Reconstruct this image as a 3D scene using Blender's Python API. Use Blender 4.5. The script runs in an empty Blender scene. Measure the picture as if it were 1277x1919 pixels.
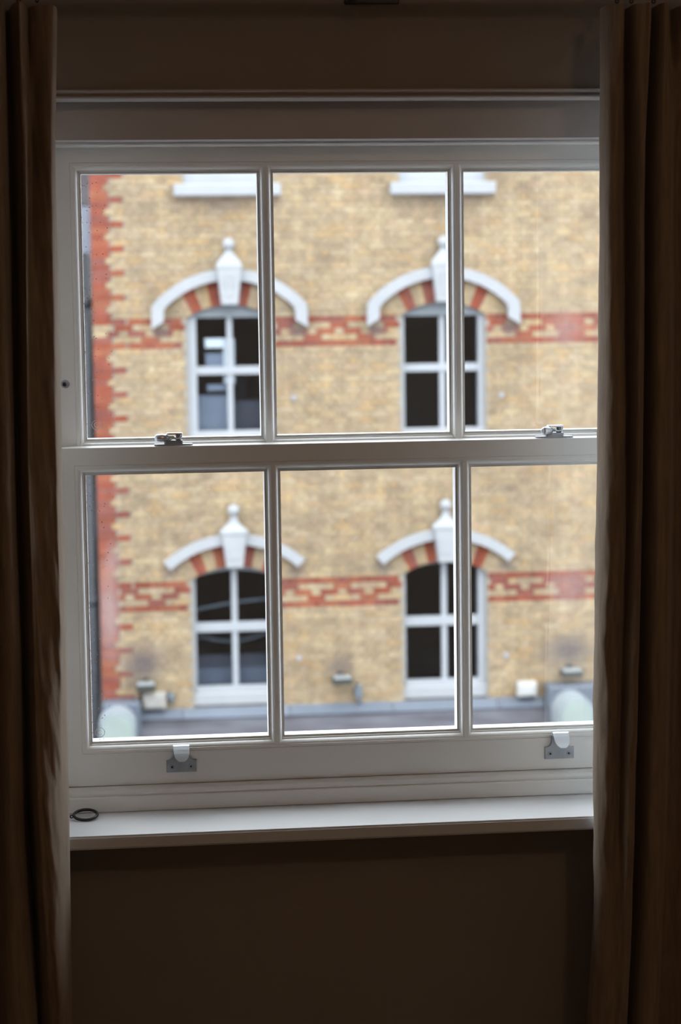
import bpy, bmesh, math, random
from mathutils import Vector, Matrix, noise as mnoise
random.seed(7)
C = bpy.context.scene.collection
S = bpy.context.scene
PI = math.pi

# ------------------------------------------------------------------ camera, sky, lamp, exposure
IMG_W, IMG_H = 1277, 1919
FPX = 3834.96                       # focal length in pixels
CAM = Vector((0.0, -3.3, 1.55))
AX_R = Vector((0.99442053, -0.10461792, -0.01352436))
AX_D = Vector((-0.02405806, -0.10009107, -0.99468738))
AX_F = Vector((0.10270846, 0.98946292, -0.10204952))
cam_d = bpy.data.cameras.new('camera')
cam_d.sensor_fit = 'VERTICAL'; cam_d.sensor_height = 36.0; cam_d.sensor_width = 24.0
cam_d.lens = FPX / IMG_H * 36.0
cam_d.clip_start = 0.05; cam_d.clip_end = 300
cam_d.dof.use_dof = True; cam_d.dof.focus_distance = 3.36; cam_d.dof.aperture_fstop = 6.0
cam = bpy.data.objects.new('camera', cam_d); C.objects.link(cam)
m3 = Matrix((AX_R, -AX_D, -AX_F)).transposed()
cam.matrix_world = Matrix.Translation(CAM) @ m3.to_4x4()
S.camera = cam

def project(p):
    d = Vector(p) - CAM
    w = d.dot(AX_F)
    return IMG_W/2 + FPX*d.dot(AX_R)/w, IMG_H/2 + FPX*d.dot(AX_D)/w

world = bpy.data.worlds.new('overcast_sky'); S.world = world; world.use_nodes = True
wn = world.node_tree.nodes; bg = wn['Background']
SKY = 6.2
bg.inputs['Strength'].default_value = SKY
# overcast sky: zenith brighter than the horizon, a cool white
wl = world.node_tree.links
wtc = wn.new('ShaderNodeTexCoord'); wsep = wn.new('ShaderNodeSeparateXYZ')
wramp = wn.new('ShaderNodeValToRGB')
wramp.color_ramp.elements[0].position = 0.0; wramp.color_ramp.elements[0].color = (0.52, 0.57, 0.64, 1)
wramp.color_ramp.elements[1].position = 0.7; wramp.color_ramp.elements[1].color = (0.88, 0.95, 1.0, 1)
wl.new(wtc.outputs['Generated'], wsep.inputs[0]); wl.new(wsep.outputs['Z'], wramp.inputs[0])
wl.new(wramp.outputs[0], bg.inputs['Color'])

lamp_d = bpy.data.lights.new('ceiling_lamp', 'POINT')
lamp_d.energy = 7.8; lamp_d.color = (1.0, 0.66, 0.42); lamp_d.shadow_soft_size = 0.07
lamp = bpy.data.objects.new('ceiling_lamp', lamp_d); C.objects.link(lamp)
lamp.location = (0.85, -2.40, 2.32)

S.view_settings.view_transform = 'Standard'
S.view_settings.look = 'None'
S.view_settings.exposure = 0.0
S.view_settings.gamma = 1.0
S.view_settings.use_curve_mapping = False
S.cycles.use_denoising = True
S.cycles.max_bounces = 10; S.cycles.diffuse_bounces = 5; S.cycles.transparent_max_bounces = 24
S.cycles.caustics_reflective = False; S.cycles.caustics_refractive = False
S.cycles.sample_clamp_indirect = 6.0

# ------------------------------------------------------------------ materials
def new_mat(name):
    m = bpy.data.materials.new(name); m.use_nodes = True
    nt = m.node_tree
    return m, nt, nt.nodes, nt.links, nt.nodes['Principled BSDF']

def mat(name, col, rough=0.6, var=0.06, scale=6.0, bump=0.0, bscale=60.0, metal=0.0, spec=0.5, dark=None, stretch=None):
    """plain paint / stone / metal with a little mottling and fine relief"""
    m, nt, N, L, b = new_mat(name)
    b.inputs['Roughness'].default_value = rough
    b.inputs['Metallic'].default_value = metal
    b.inputs['Specular IOR Level'].default_value = spec
    tc = N.new('ShaderNodeTexCoord')
    vec = tc.outputs['Object']
    if stretch:
        mp = N.new('ShaderNodeMapping'); mp.inputs['Scale'].default_value = stretch
        L.new(vec, mp.inputs[0]); vec = mp.outputs[0]
    nz = N.new('ShaderNodeTexNoise'); nz.inputs['Scale'].default_value = scale; nz.inputs['Detail'].default_value = 5
    L.new(vec, nz.inputs['Vector'])
    rp = N.new('ShaderNodeValToRGB')
    lo = dark or tuple(c*(1-var) for c in col)
    hi = tuple(min(1, c*(1+var)) for c in col)
    rp.color_ramp.elements[0].position = 0.3; rp.color_ramp.elements[0].color = (*lo, 1)
    rp.color_ramp.elements[1].position = 0.7; rp.color_ramp.elements[1].color = (*hi, 1)
    L.new(nz.outputs['Fac'], rp.inputs[0]); L.new(rp.outputs[0], b.inputs['Base Color'])
    if bump:
        nb = N.new('ShaderNodeTexNoise'); nb.inputs['Scale'].default_value = bscale; nb.inputs['Detail'].default_value = 4
        L.new(vec, nb.inputs['Vector'])
        bp = N.new('ShaderNodeBump'); bp.inputs['Strength'].default_value = bump; bp.inputs['Distance'].default_value = 0.004
        L.new(nb.outputs['Fac'], bp.inputs['Height']); L.new(bp.outputs[0], b.inputs['Normal'])
    return m

def glass_mat(name, ior=1.5, tint=(1, 1, 1), rough=0.0):
    """thin clear glazing: see-through, with a Fresnel reflection"""
    m, nt, N, L, b = new_mat(name)
    N.remove(b)
    out = N['Material Output']
    # Schlick reflectance, the same on both faces of the thin sheet
    f0 = ((ior-1)/(ior+1))**2
    ge = N.new('ShaderNodeNewGeometry')
    dp = N.new('ShaderNodeVectorMath'); dp.operation = 'DOT_PRODUCT'
    L.new(ge.outputs['Normal'], dp.inputs[0]); L.new(ge.outputs['Incoming'], dp.inputs[1])
    ab = N.new('ShaderNodeMath'); ab.operation = 'ABSOLUTE'; L.new(dp.outputs['Value'], ab.inputs[0])
    om = N.new('ShaderNodeMath'); om.operation = 'SUBTRACT'; om.inputs[0].default_value = 1.0; L.new(ab.outputs[0], om.inputs[1])
    pw = N.new('ShaderNodeMath'); pw.operation = 'POWER'; pw.inputs[1].default_value = 5.0; L.new(om.outputs[0], pw.inputs[0])
    fr = N.new('ShaderNodeMath'); fr.operation = 'MULTIPLY_ADD'; fr.inputs[1].default_value = 1-f0; fr.inputs[2].default_value = f0
    L.new(pw.outputs[0], fr.inputs[0])
    tr = N.new('ShaderNodeBsdfTransparent'); tr.inputs['Color'].default_value = (*tint, 1)
    gl = N.new('ShaderNodeBsdfGlossy'); gl.inputs['Roughness'].default_value = rough
    mx = N.new('ShaderNodeMixShader')
    L.new(fr.outputs[0], mx.inputs[0]); L.new(tr.outputs[0], mx.inputs[1]); L.new(gl.outputs[0], mx.inputs[2])
    L.new(mx.outputs[0], out.inputs['Surface'])
    return m

# stains and painted shade on the brickwork: x, z, half widths, strength, colour
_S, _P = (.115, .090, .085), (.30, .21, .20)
SOOT_SHADE = [(0.13, -2.98, .40, .36, 1.0, _S), (2.64, -3.08, .26, .22, .65, _S), (5.60, -2.98, .46, .30, .95, _S), (-.28, -2.30, .18, .75, .75, _P), (-.22, -1.62, .14, .3, .5, _P), (5.62, -2.12, .36, .34, .38, _P), (5.60, 1.20, .34, .30, .34, _P)]
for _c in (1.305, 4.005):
    SOOT_SHADE += [(_c-.86, 1.20, .17, .12, .85, _S), (_c+.86, 1.20, .17, .12, .85, _S), (_c-.80, -1.83, .15, .10, .7, _S), (_c+.80, -1.83, .15, .10, .7, _S), (_c, 2.80, .85, .16, .4, _S)]  # shade painted together with soot under the hood ends and sills

def brick_mat(name, cols, single):
    """per-brick colour (each brick its own tone), weathering patches, soot above the lamps"""
    m, nt, N, L, b = new_mat(name)
    b.inputs['Roughness'].default_value = 0.9; b.inputs['Specular IOR Level'].default_value = 0.2
    if single:
        oi = N.new('ShaderNodeObjectInfo'); rnd = oi.outputs['Random']
    else:
        ge = N.new('ShaderNodeNewGeometry'); rnd = ge.outputs['Random Per Island']
    rp = N.new('ShaderNodeValToRGB'); rp.color_ramp.interpolation = 'CONSTANT'
    els = rp.color_ramp.elements
    for i, c in enumerate(cols):
        e = els[i] if i < 2 else els.new(i/len(cols))
        e.position = i/len(cols); e.color = (*c, 1)
    L.new(rnd, rp.inputs[0])
    g2 = N.new('ShaderNodeNewGeometry')
    nz = N.new('ShaderNodeTexNoise'); nz.inputs['Scale'].default_value = 2.3; nz.inputs['Detail'].default_value = 6; nz.inputs['Roughness'].default_value = 0.62
    L.new(g2.outputs['Position'], nz.inputs['Vector'])
    r2 = N.new('ShaderNodeValToRGB')
    r2.color_ramp.elements[0].position = 0.36; r2.color_ramp.elements[0].color = (0.80, 0.78, 0.78, 1)
    r2.color_ramp.elements[1].position = 0.60; r2.color_ramp.elements[1].color = (1.06, 1.04, 1.0, 1)
    L.new(nz.outputs['Fac'], r2.inputs[0])
    mu = N.new('ShaderNodeMixRGB'); mu.blend_type = 'MULTIPLY'; mu.inputs[0].default_value = 1.0
    L.new(rp.outputs[0], mu.inputs[1]); L.new(r2.outputs[0], mu.inputs[2])
    # fine grain
    n3 = N.new('ShaderNodeTexNoise'); n3.inputs['Scale'].default_value = 26; n3.inputs['Detail'].default_value = 3
    L.new(g2.outputs['Position'], n3.inputs['Vector'])
    r3 = N.new('ShaderNodeValToRGB')
    r3.color_ramp.elements[0].position = 0.3; r3.color_ramp.elements[0].color = (0.82, 0.80, 0.78, 1)
    r3.color_ramp.elements[1].position = 0.65; r3.color_ramp.elements[1].color = (1.08, 1.08, 1.08, 1)
    L.new(n3.outputs['Fac'], r3.inputs[0])
    m2 = N.new('ShaderNodeMixRGB'); m2.blend_type = 'MULTIPLY'; m2.inputs[0].default_value = 1.0
    L.new(mu.outputs[0], m2.inputs[1]); L.new(r3.outputs[0], m2.inputs[2])
    n4 = N.new('ShaderNodeTexNoise'); n4.inputs['Scale'].default_value = 7.5; n4.inputs['Detail'].default_value = 4; n4.inputs['Roughness'].default_value = .55
    mp4 = N.new('ShaderNodeMapping'); mp4.inputs['Scale'].default_value = (.62, 1, 1.25); L.new(g2.outputs['Position'], mp4.inputs[0]); L.new(mp4.outputs[0], n4.inputs['Vector'])
    r4 = N.new('ShaderNodeValToRGB')
    r4.color_ramp.elements[0].position = 0.34; r4.color_ramp.elements[0].color = (0.83, 0.815, 0.835, 1)
    r4.color_ramp.elements[1].position = 0.66; r4.color_ramp.elements[1].color = (1.10, 1.09, 1.08, 1)
    L.new(n4.outputs['Fac'], r4.inputs[0])
    m4 = N.new('ShaderNodeMixRGB'); m4.blend_type = 'MULTIPLY'; m4.inputs[0].default_value = 1.0
    L.new(m2.outputs[0], m4.inputs[1]); L.new(r4.outputs[0], m4.inputs[2])
    col = m4.outputs[0]
    for (x, z, rx, rz, st, tone) in SOOT_SHADE:
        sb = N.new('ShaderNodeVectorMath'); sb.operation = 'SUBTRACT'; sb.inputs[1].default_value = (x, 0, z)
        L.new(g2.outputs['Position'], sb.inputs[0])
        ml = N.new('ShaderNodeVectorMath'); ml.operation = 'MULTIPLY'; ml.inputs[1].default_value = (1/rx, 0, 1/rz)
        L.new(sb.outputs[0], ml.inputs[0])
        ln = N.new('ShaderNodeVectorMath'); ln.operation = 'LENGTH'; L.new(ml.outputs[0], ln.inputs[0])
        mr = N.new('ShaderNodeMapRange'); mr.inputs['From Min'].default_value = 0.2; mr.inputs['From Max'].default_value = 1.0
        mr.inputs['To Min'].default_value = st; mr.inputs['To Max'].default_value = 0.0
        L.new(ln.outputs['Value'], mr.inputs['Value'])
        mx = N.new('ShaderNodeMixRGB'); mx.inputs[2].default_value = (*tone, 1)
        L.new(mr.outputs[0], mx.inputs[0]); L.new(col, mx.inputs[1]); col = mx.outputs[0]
    L.new(col, b.inputs['Base Color'])
    return m

STOCK = [(0.345,0.266,0.162), (0.326,0.251,0.157), (0.342,0.253,0.165), (0.307,0.239,0.154), (0.351,0.249,0.138), (0.357,0.286,0.189), (0.320,0.251,0.165), (0.349,0.259,0.154), (0.287,0.223,0.146), (0.342,0.269,0.170), (0.332,0.244,0.151), (0.360,0.280,0.175), (0.314,0.238,0.152), (0.339,0.266,0.178)]
REDS = [(0.247,0.068,0.041), (0.221,0.062,0.043), (0.256,0.079,0.047), (0.208,0.068,0.053), (0.235,0.061,0.035), (0.221,0.079,0.062), (0.266,0.091,0.051)]
M = {}
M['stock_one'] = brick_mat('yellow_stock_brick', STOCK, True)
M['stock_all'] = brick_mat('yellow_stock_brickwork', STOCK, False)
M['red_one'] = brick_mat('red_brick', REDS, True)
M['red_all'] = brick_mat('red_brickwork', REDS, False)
M['mortar'] = mat('lime_mortar', (0.271,0.233,0.181), 0.95, 0.12, 5, 0.2, 80)
M['stone'] = mat('white_painted_stone', (0.303,0.307,0.317), 0.7, 0.05, 3, 0.15, 30)
M['trimwhite'] = mat('white_exterior_paint', (0.313,0.322,0.341), 0.5, 0.05, 2)
M['greyhead'] = mat('grey_arch_board', (0.156,0.173,0.185), 0.6, 0.10, 3)
M['lead'] = mat('weathered_lead', (.070,.069,.082), 0.60, 0.3, 2.6, 0.25, 14, dark=(.034,.030,.036), stretch=(.55, 1.6, 3.0))
M['leadblue'] = mat('blue_grey_lead', (0.092,0.106,0.134), 0.5, 0.14, 2.4, 0.2, 16)
M['flash'] = mat('pale_lead_flashing', (0.102,0.117,0.145), 0.45, 0.12, 2.0)
M['palegreen'] = mat('pale_green_stone', (0.241,0.284,0.258), 0.7, 0.07, 4, 0.1, 20)
M['rimstone'] = mat('pale_grey_rim', (0.230,0.253,0.269), 0.7, 0.07, 5)
M['bglass'] = glass_mat('far_window_glass', 1.45, (.86,.88,.90))
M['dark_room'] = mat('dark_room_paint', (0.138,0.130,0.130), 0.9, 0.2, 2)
M['blind'] = mat('slate_blue_blind', (0.041,0.046,0.061), 0.8, 0.1, 3)
M['blind_pale'] = mat('pale_blue_blind', (0.210,0.242,0.299), 0.8, 0.1, 3)
M['blind_mid'] = mat('mid_blue_blind', (.105,.125,.165), 0.8, 0.1, 3)
M['board'] = mat('white_board', (0.90,0.94,0.94), 0.6, 0.03, 3)
M['lampbody'] = mat('dark_lamp_metal', (0.039,0.040,0.035), 0.5, 0.1, 8)
M['lamptop'] = mat('pale_lamp_glass', (0.221,0.235,0.240), 0.35, 0.1, 8)
M['boxwhite'] = mat('cream_box', (0.362,0.349,0.318), 0.6, 0.07, 6, dark=(0.292,0.270,0.243))
M['boxbare'] = mat('clean_white_box', (0.424,0.417,0.401), 0.6, 0.03, 6)
M['bluefit'] = mat('blue_grey_fitting', (0.119,0.142,0.163), 0.6, 0.1, 12)
M['rosette'] = mat('pale_plate', (0.326,0.326,0.343), 0.6, 0.05, 9)
M['soot_wall'] = mat('sooty_neighbour_wall', (0.104,0.094,0.100), 0.9, 0.3, 3, 0.3, 12)  # plain dark mottled grey
M['pipe'] = mat('black_downpipe', (.030,.032,.038), 0.5, 0.2, 6)
M['bluepaint'] = mat('pale_blue_frame', (0.208,0.223,0.273), 0.6, 0.1, 5)
M['timber'] = mat('brown_timber', (.10,.06,.035), 0.8, 0.2, 8)
M['street'] = mat('wet_asphalt', (0.096,0.096,0.100), 0.8, 0.15, 1, 0.2, 20)
M['ourwall'] = mat('old_brown_brick_front', (0.136,0.104,0.080), 0.9, 0.3, 4, 0.3, 20)
# indoors
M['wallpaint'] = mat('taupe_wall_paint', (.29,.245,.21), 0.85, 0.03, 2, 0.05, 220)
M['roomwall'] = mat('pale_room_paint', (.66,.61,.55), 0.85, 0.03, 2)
M['ceilwhite'] = mat('white_ceiling_paint', (.80,.78,.74), 0.9, 0.02, 2)
M['sash'] = mat('white_satin_paint', (.84,.83,.81), 0.38, 0.015, 2, 0.02, 40)
M['sill'] = mat('white_sill_paint', (.71,.715,.73), 0.42, 0.02, 3)
M['glass'] = glass_mat('window_glass', 1.45, (.985,.99,.99))
M['steel'] = mat('brushed_steel', (.40,.42,.46), 0.45, 0.12, 60, 0.03, 300, metal=.55)
M['chrome'] = mat('polished_chrome', (.80,.84,.90), 0.33, 0.03, 30, metal=.8)
M['black'] = mat('black_metal', (.012,.012,.013), 0.42, 0.2, 40)
M['hole'] = mat('dark_socket', (.015,.015,.018), 0.6, 0.1, 20)
M['floor'] = mat('pale_oak_floor', (.40,.32,.24), 0.5, 0.3, 5, 0.05, 40, stretch=(1, 8, 1))
M['etch'] = mat('etched_glass_mark', (.62,.60,.60), 0.9, 0.05, 30)
M['drop'] = mat('water_drop', (.62,.64,.66), 0.15, 0.05, 30)

def fabric_mat(name, col, trans, weave=True):
    m, nt, N, L, b = new_mat(name)
    out = N['Material Output']
    b.inputs['Roughness'].default_value = 0.92; b.inputs['Specular IOR Level'].default_value = 0.15
    b.inputs['Sheen Weight'].default_value = 0.30; b.inputs['Sheen Roughness'].default_value = 0.5
    b.inputs['Sheen Tint'].default_value = (.82, .74, .66, 1)
    tc = N.new('ShaderNodeTexCoord')
    mp = N.new('ShaderNodeMapping'); mp.inputs['Scale'].default_value = (1, 1, .12); L.new(tc.outputs['Object'], mp.inputs[0])
    nz = N.new('ShaderNodeTexNoise'); nz.inputs['Scale'].default_value = 140; nz.inputs['Detail'].default_value = 5
    L.new(mp.outputs[0], nz.inputs['Vector'])
    rp = N.new('ShaderNodeValToRGB')
    rp.color_ramp.elements[0].position = .32; rp.color_ramp.elements[0].color = (*[c*.80 for c in col], 1)
    rp.color_ramp.elements[1].position = .68; rp.color_ramp.elements[1].color = (*[c*1.15 for c in col], 1)
    L.new(nz.outputs['Fac'], rp.inputs[0]); L.new(rp.outputs[0], b.inputs['Base Color'])
    n2 = N.new('ShaderNodeTexNoise'); n2.inputs['Scale'].default_value = 420; n2.inputs['Detail'].default_value = 2
    mp2 = N.new('ShaderNodeMapping'); mp2.inputs['Scale'].default_value = (1, 1, .35); L.new(tc.outputs['Object'], mp2.inputs[0])
    L.new(mp2.outputs[0], n2.inputs['Vector'])
    bp = N.new('ShaderNodeBump'); bp.inputs['Strength'].default_value = .35; bp.inputs['Distance'].default_value = .0015
    L.new(n2.outputs['Fac'], bp.inputs['Height']); L.new(bp.outputs[0], b.inputs['Normal'])
    tl = N.new('ShaderNodeBsdfTranslucent'); tl.inputs['Color'].default_value = (*[min(1, c*1.1) for c in col], 1)
    mx = N.new('ShaderNodeMixShader'); mx.inputs[0].default_value = trans
    L.new(b.outputs[0], mx.inputs[1]); L.new(tl.outputs[0], mx.inputs[2]); L.new(mx.outputs[0], out.inputs['Surface'])
    return m
M['curtain'] = fabric_mat('brown_linen', (.270, .190, .128), .05)
M['lining'] = fabric_mat('white_lining', (.86, .85, .82), .08)

# ------------------------------------------------------------------ mesh helpers
def obj(name, bm, m, parent=None, smooth=False, kind=None, label=None):
    me = bpy.data.meshes.new(name)
    bmesh.ops.recalc_face_normals(bm, faces=bm.faces)
    bm.to_mesh(me); bm.free()
    for x in (m if isinstance(m, (list, tuple)) else [m]): me.materials.append(x)
    if smooth:
        for p in me.polygons: p.use_smooth = True
    o = bpy.data.objects.new(name, me); C.objects.link(o)
    attach(o, parent)
    if kind: o['kind'] = kind
    if label: o['label'] = label
    return o

def attach(o, parent):
    if parent is None: return
    o.parent = parent
    if parent.parent is None and parent.type == 'EMPTY':
        o.matrix_parent_inverse = Matrix.Translation(-parent.location)

def tag(o, label, cat, group=None):
    o['label'] = label; o['category'] = cat
    if group: o['group'] = group
    return o

def thing(name, loc, label, cat, group=None):
    o = bpy.data.objects.new(name, None); o.empty_display_size = .05
    o.location = loc; C.objects.link(o)
    return tag(o, label, cat, group)

def struct(name, loc=(0, 0, 0), label=None):
    o = bpy.data.objects.new(name, None); o.empty_display_size = .05
    o.location = loc; C.objects.link(o); o['kind'] = 'structure'
    if label: o['label'] = label
    return o

def box(bm, x0, x1, y0, y1, z0, z1, bev=0.0, seg=1, mi=0):
    vs = [bm.verts.new((x, y, z)) for x in (x0, x1) for y in (y0, y1) for z in (z0, z1)]
    F = [(0,1,3,2), (4,6,7,5), (0,4,5,1), (2,3,7,6), (0,2,6,4), (1,5,7,3)]
    fs = [bm.faces.new([vs[i] for i in f]) for f in F]
    for f in fs: f.material_index = mi
    if bev:
        es = list({e for f in fs for e in f.edges})
        r = bmesh.ops.bevel(bm, geom=es, offset=bev, segments=seg, affect='EDGES', profile=.5)
        for f in r['faces']: f.material_index = mi
    return fs

def B(*a, **k):
    bm = bmesh.new(); box(bm, *a, **k); return bm

def prism(bm, pts, y0, y1, mi=0, bev=0.0):
    """outline in x,z extruded from y0 to y1"""
    a = [bm.verts.new((x, y0, z)) for x, z in pts]; b = [bm.verts.new((x, y1, z)) for x, z in pts]
    n = len(pts); fs = [bm.faces.new(a), bm.faces.new(b[::-1])]
    for i in range(n): fs.append(bm.faces.new((a[i], b[i], b[(i+1) % n], a[(i+1) % n])))
    for f in fs: f.material_index = mi
    if bev:
        r = bmesh.ops.bevel(bm, geom=list(fs[0].edges), offset=bev, segments=2, affect='EDGES')
        for f in r['faces']: f.material_index = mi
    return fs

def strip_prism(bm, A, Bp, y0, y1):
    """band between two polylines A and Bp (x,z), extruded y0..y1, as quads"""
    n = len(A)
    rows = [[bm.verts.new((p[0], y, p[1])) for p in L_] for L_ in (A, Bp) for y in (y0, y1)]   # A0 A1 B0 B1
    a0, a1, b0, b1 = rows
    for i in range(n-1):
        bm.faces.new((a0[i], a0[i+1], b0[i+1], b0[i])); bm.faces.new((a1[i], b1[i], b1[i+1], a1[i+1]))
        bm.faces.new((a0[i], a1[i], a1[i+1], a0[i+1])); bm.faces.new((b0[i], b0[i+1], b1[i+1], b1[i]))
    for i in (0, n-1):
        bm.faces.new((a0[i], b0[i], b1[i], a1[i]))

def ring_wall(bm, ox0, ox1, oz0, oz1, ix0, ix1, iz0, iz1, y0, y1):
    o = [(ox0, oz0), (ox1, oz0), (ox1, oz1), (ox0, oz1)]; i_ = [(ix0, iz0), (ix1, iz0), (ix1, iz1), (ix0, iz1)]
    V = [[bm.verts.new((x, y, z)) for x, z in L_] for L_ in (o, i_) for y in (y0, y1)]
    o0, o1, i0, i1 = V
    for k in range(4):
        j = (k+1) % 4
        bm.faces.new((o0[k], o0[j], i0[j], i0[k])); bm.faces.new((o1[k], i1[k], i1[j], o1[j]))
        bm.faces.new((o0[k], o1[k], o1[j], o0[j])); bm.faces.new((i0[k], i0[j], i1[j], i1[k]))

def tube(bm, pts, r, n=10, close=False, mi=0):
    pts = [Vector(p) for p in pts]; rings = []
    N_ = len(pts); up = None
    for i, p in enumerate(pts):
        if close: t = pts[(i+1) % N_] - pts[i-1]
        else: t = pts[min(i+1, N_-1)] - pts[max(i-1, 0)]
        t.normalize()
        if up is None: up = t.orthogonal().normalized()
        up = (up - t*up.dot(t)).normalized(); s = t.cross(up)
        rr = r[i] if isinstance(r, (list, tuple)) else r
        rings.append([bm.verts.new(p + (up*math.cos(2*PI*k/n) + s*math.sin(2*PI*k/n))*rr) for k in range(n)])
    for i in range(N_ if close else N_-1):
        a, b = rings[i], rings[(i+1) % N_]
        for k in range(n):
            f = bm.faces.new((a[k], a[(k+1) % n], b[(k+1) % n], b[k])); f.material_index = mi; f.smooth = True
    if not close:
        for r_ in (rings[0][::-1], rings[-1]):
            f = bm.faces.new(r_); f.material_index = mi

def torus(bm, c, R, r, rot, n=40, k=10):
    tube(bm, [Vector(c) + rot @ Vector((R*math.cos(2*PI*i/n), R*math.sin(2*PI*i/n), 0)) for i in range(n)], r, k, True)

def cyl(bm, c, r, y0, y1, n=16, mi=0, bev=0):
    """short round pin along y"""
    fs = prism(bm, [(c[0]+r*math.cos(2*PI*i/n), c[1]+r*math.sin(2*PI*i/n)) for i in range(n)], y0, y1, mi, bev)

# ------------------------------------------------------------------ the room
WY = -0.085                                     # inner face of the window wall
OX0, OX1, OZ0, OZ1 = -0.150, 0.932, 0.708, 1.8685  # opening
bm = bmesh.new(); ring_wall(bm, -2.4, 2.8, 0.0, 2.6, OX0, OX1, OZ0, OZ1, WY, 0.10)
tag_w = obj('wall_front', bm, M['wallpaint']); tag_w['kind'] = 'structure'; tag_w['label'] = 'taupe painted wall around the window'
bm = bmesh.new(); ring_wall(bm, -7.0, 9.0, -8.5, 6.5, OX0, OX1, OZ0-.02, OZ1, 0.101, 0.28)
o = obj('wall_exterior', bm, M['ourwall']); o['kind'] = 'structure'; o['label'] = 'outer brown brick skin of the window wall'
for nm, a in (('wall_left', (-2.5, -2.4, -4.8, WY, 0, 2.6)), ('wall_right', (2.8, 2.9, -4.8, WY, 0, 2.6)),
              ('wall_back', (-2.5, 2.9, -4.9, -4.8, 0, 2.6))):
    o = obj(nm, B(*a), M['roomwall']); o['kind'] = 'structure'
o = obj('ceiling', B(-2.5, 2.9, -4.9, .10, 2.6, 2.7), M['ceilwhite']); o['kind'] = 'structure'
o = obj('floor', B(-2.5, 2.9, -4.9, .10, -.1, 0), M['floor']); o['kind'] = 'structure'
# baseboard on the window wall
bm = bmesh.new(); box(bm, -2.4, 2.8, WY-.018, WY, 0, .14, .004)
o = obj('baseboard_front', bm, M['sash']); o['kind'] = 'structure'

# lintel panel recessed above the window and the bead moulding at the foot of the wall above
M['panel'] = mat('pale_panel_paint', (.54,.50,.485), 0.75, 0.02, 2)
o = obj('trim_1', B(OX0, OX1, -.030, 0.09, 1.8075, OZ1), M['panel']); o['kind'] = 'structure'
o['label'] = 'taupe recessed panel between the bead moulding and the window head'
def xsweep(bm, prof, x0, x1):
    a = [bm.verts.new((x0, y, z)) for y, z in prof]; b = [bm.verts.new((x1, y, z)) for y, z in prof]
    n = len(prof); bm.faces.new(a); bm.faces.new(b[::-1])
    for i in range(n): bm.faces.new((a[i], b[i], b[(i+1) % n], a[(i+1) % n]))
bm = bmesh.new()
xsweep(bm, [(WY+.004, 1.8801), (WY-.004, 1.8796), (WY-.0065, 1.8778), (WY-.0060, 1.8756), (WY-.001, 1.8738), (WY+.004, 1.8716),
            (WY-.001, 1.8694), (WY-.0035, 1.8681), (WY-.0030, 1.8661), (WY+.002, 1.8644), (WY+.010, 1.8638), (WY+.03, 1.8638), (WY+.03, 1.8801)], OX0-.03, OX1+.03)
o = obj('trim_2', bm, M['panel']); o['kind'] = 'structure'; o['label'] = 'thin double bead moulding across the wall above the window'

# ------------------------------------------------------------------ sash window
# section of a sash member, u = distance outward from the sight line, v = depth behind the room face
PROF = [(.0142, 0), (.0138, .0011), (.0132, .0011), (.0128, .0001), (.0090, .0003), (.0087, .0017), (.0078, .0018), (.0072, .0020),
        (.0056, .0031), (.0040, .0050), (.0028, .0074), (.0022, .0098), (.0020, .0108), (.0002, .0110), (0, .0122), (0, .0135),
        (0, .0150), (-.0034, .0152), (-.0034, .0420), (.0010, .0480)]
def sash_side(bm, rect, w, yf, side):
    """one side of a sash, mitred: rect = sight rectangle x0,x1,z0,z1; w = face widths l,r,b,t"""
    x0, x1, z0, z1 = rect
    def corner(cx, cz, u, outer):
        ux = w[0] if outer and cx == 0 else w[1] if outer else u
        uz = w[2] if outer and cz == 0 else w[3] if outer else u
        return (x0-ux if cx == 0 else x1+ux), (z0-uz if cz == 0 else z1+uz)
    ends = {'l': ((0,0),(0,1)), 'r': ((1,0),(1,1)), 'b': ((0,0),(1,0)), 't': ((0,1),(1,1))}[side]
    prof = [(None, 0)] + PROF + [(None, .0480)]
    rows = []
    for e in ends:
        rows.append([bm.verts.new((corner(*e, u or 0, u is None)[0], yf+v, corner(*e, u or 0, u is None)[1])) for u, v in prof])
    n = len(prof)
    for i in range(n): bm.faces.new((rows[0][i], rows[1][i], rows[1][(i+1) % n], rows[0][(i+1) % n]))
    bm.faces.new(rows[0]); bm.faces.new(rows[1][::-1])

def glazing_bar(bm, xc, z0, z1, yf):
    half = .0098
    K = .0066/.0090
    left = [(xc - half + u*K, yf + v) for u, v in PROF if 0 <= u <= .0091 and v <= .0150]
    left = left + [(xc-half-.0034, yf+.0152), (xc-half-.0034, yf+.042), (xc-half+.001, yf+.048)]
    right = [(2*xc-x, y) for x, y in left][::-1]
    pts = left + right
    a = [bm.verts.new((x, y, z0-.0085)) for x, y in pts]; b = [bm.verts.new((x, y, z1+.0085)) for x, y in pts]
    n = len(pts)
    for i in range(n): bm.faces.new((a[i], b[i], b[(i+1) % n], a[(i+1) % n]))
    bm.faces.new(a); bm.faces.new(b[::-1])

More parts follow.
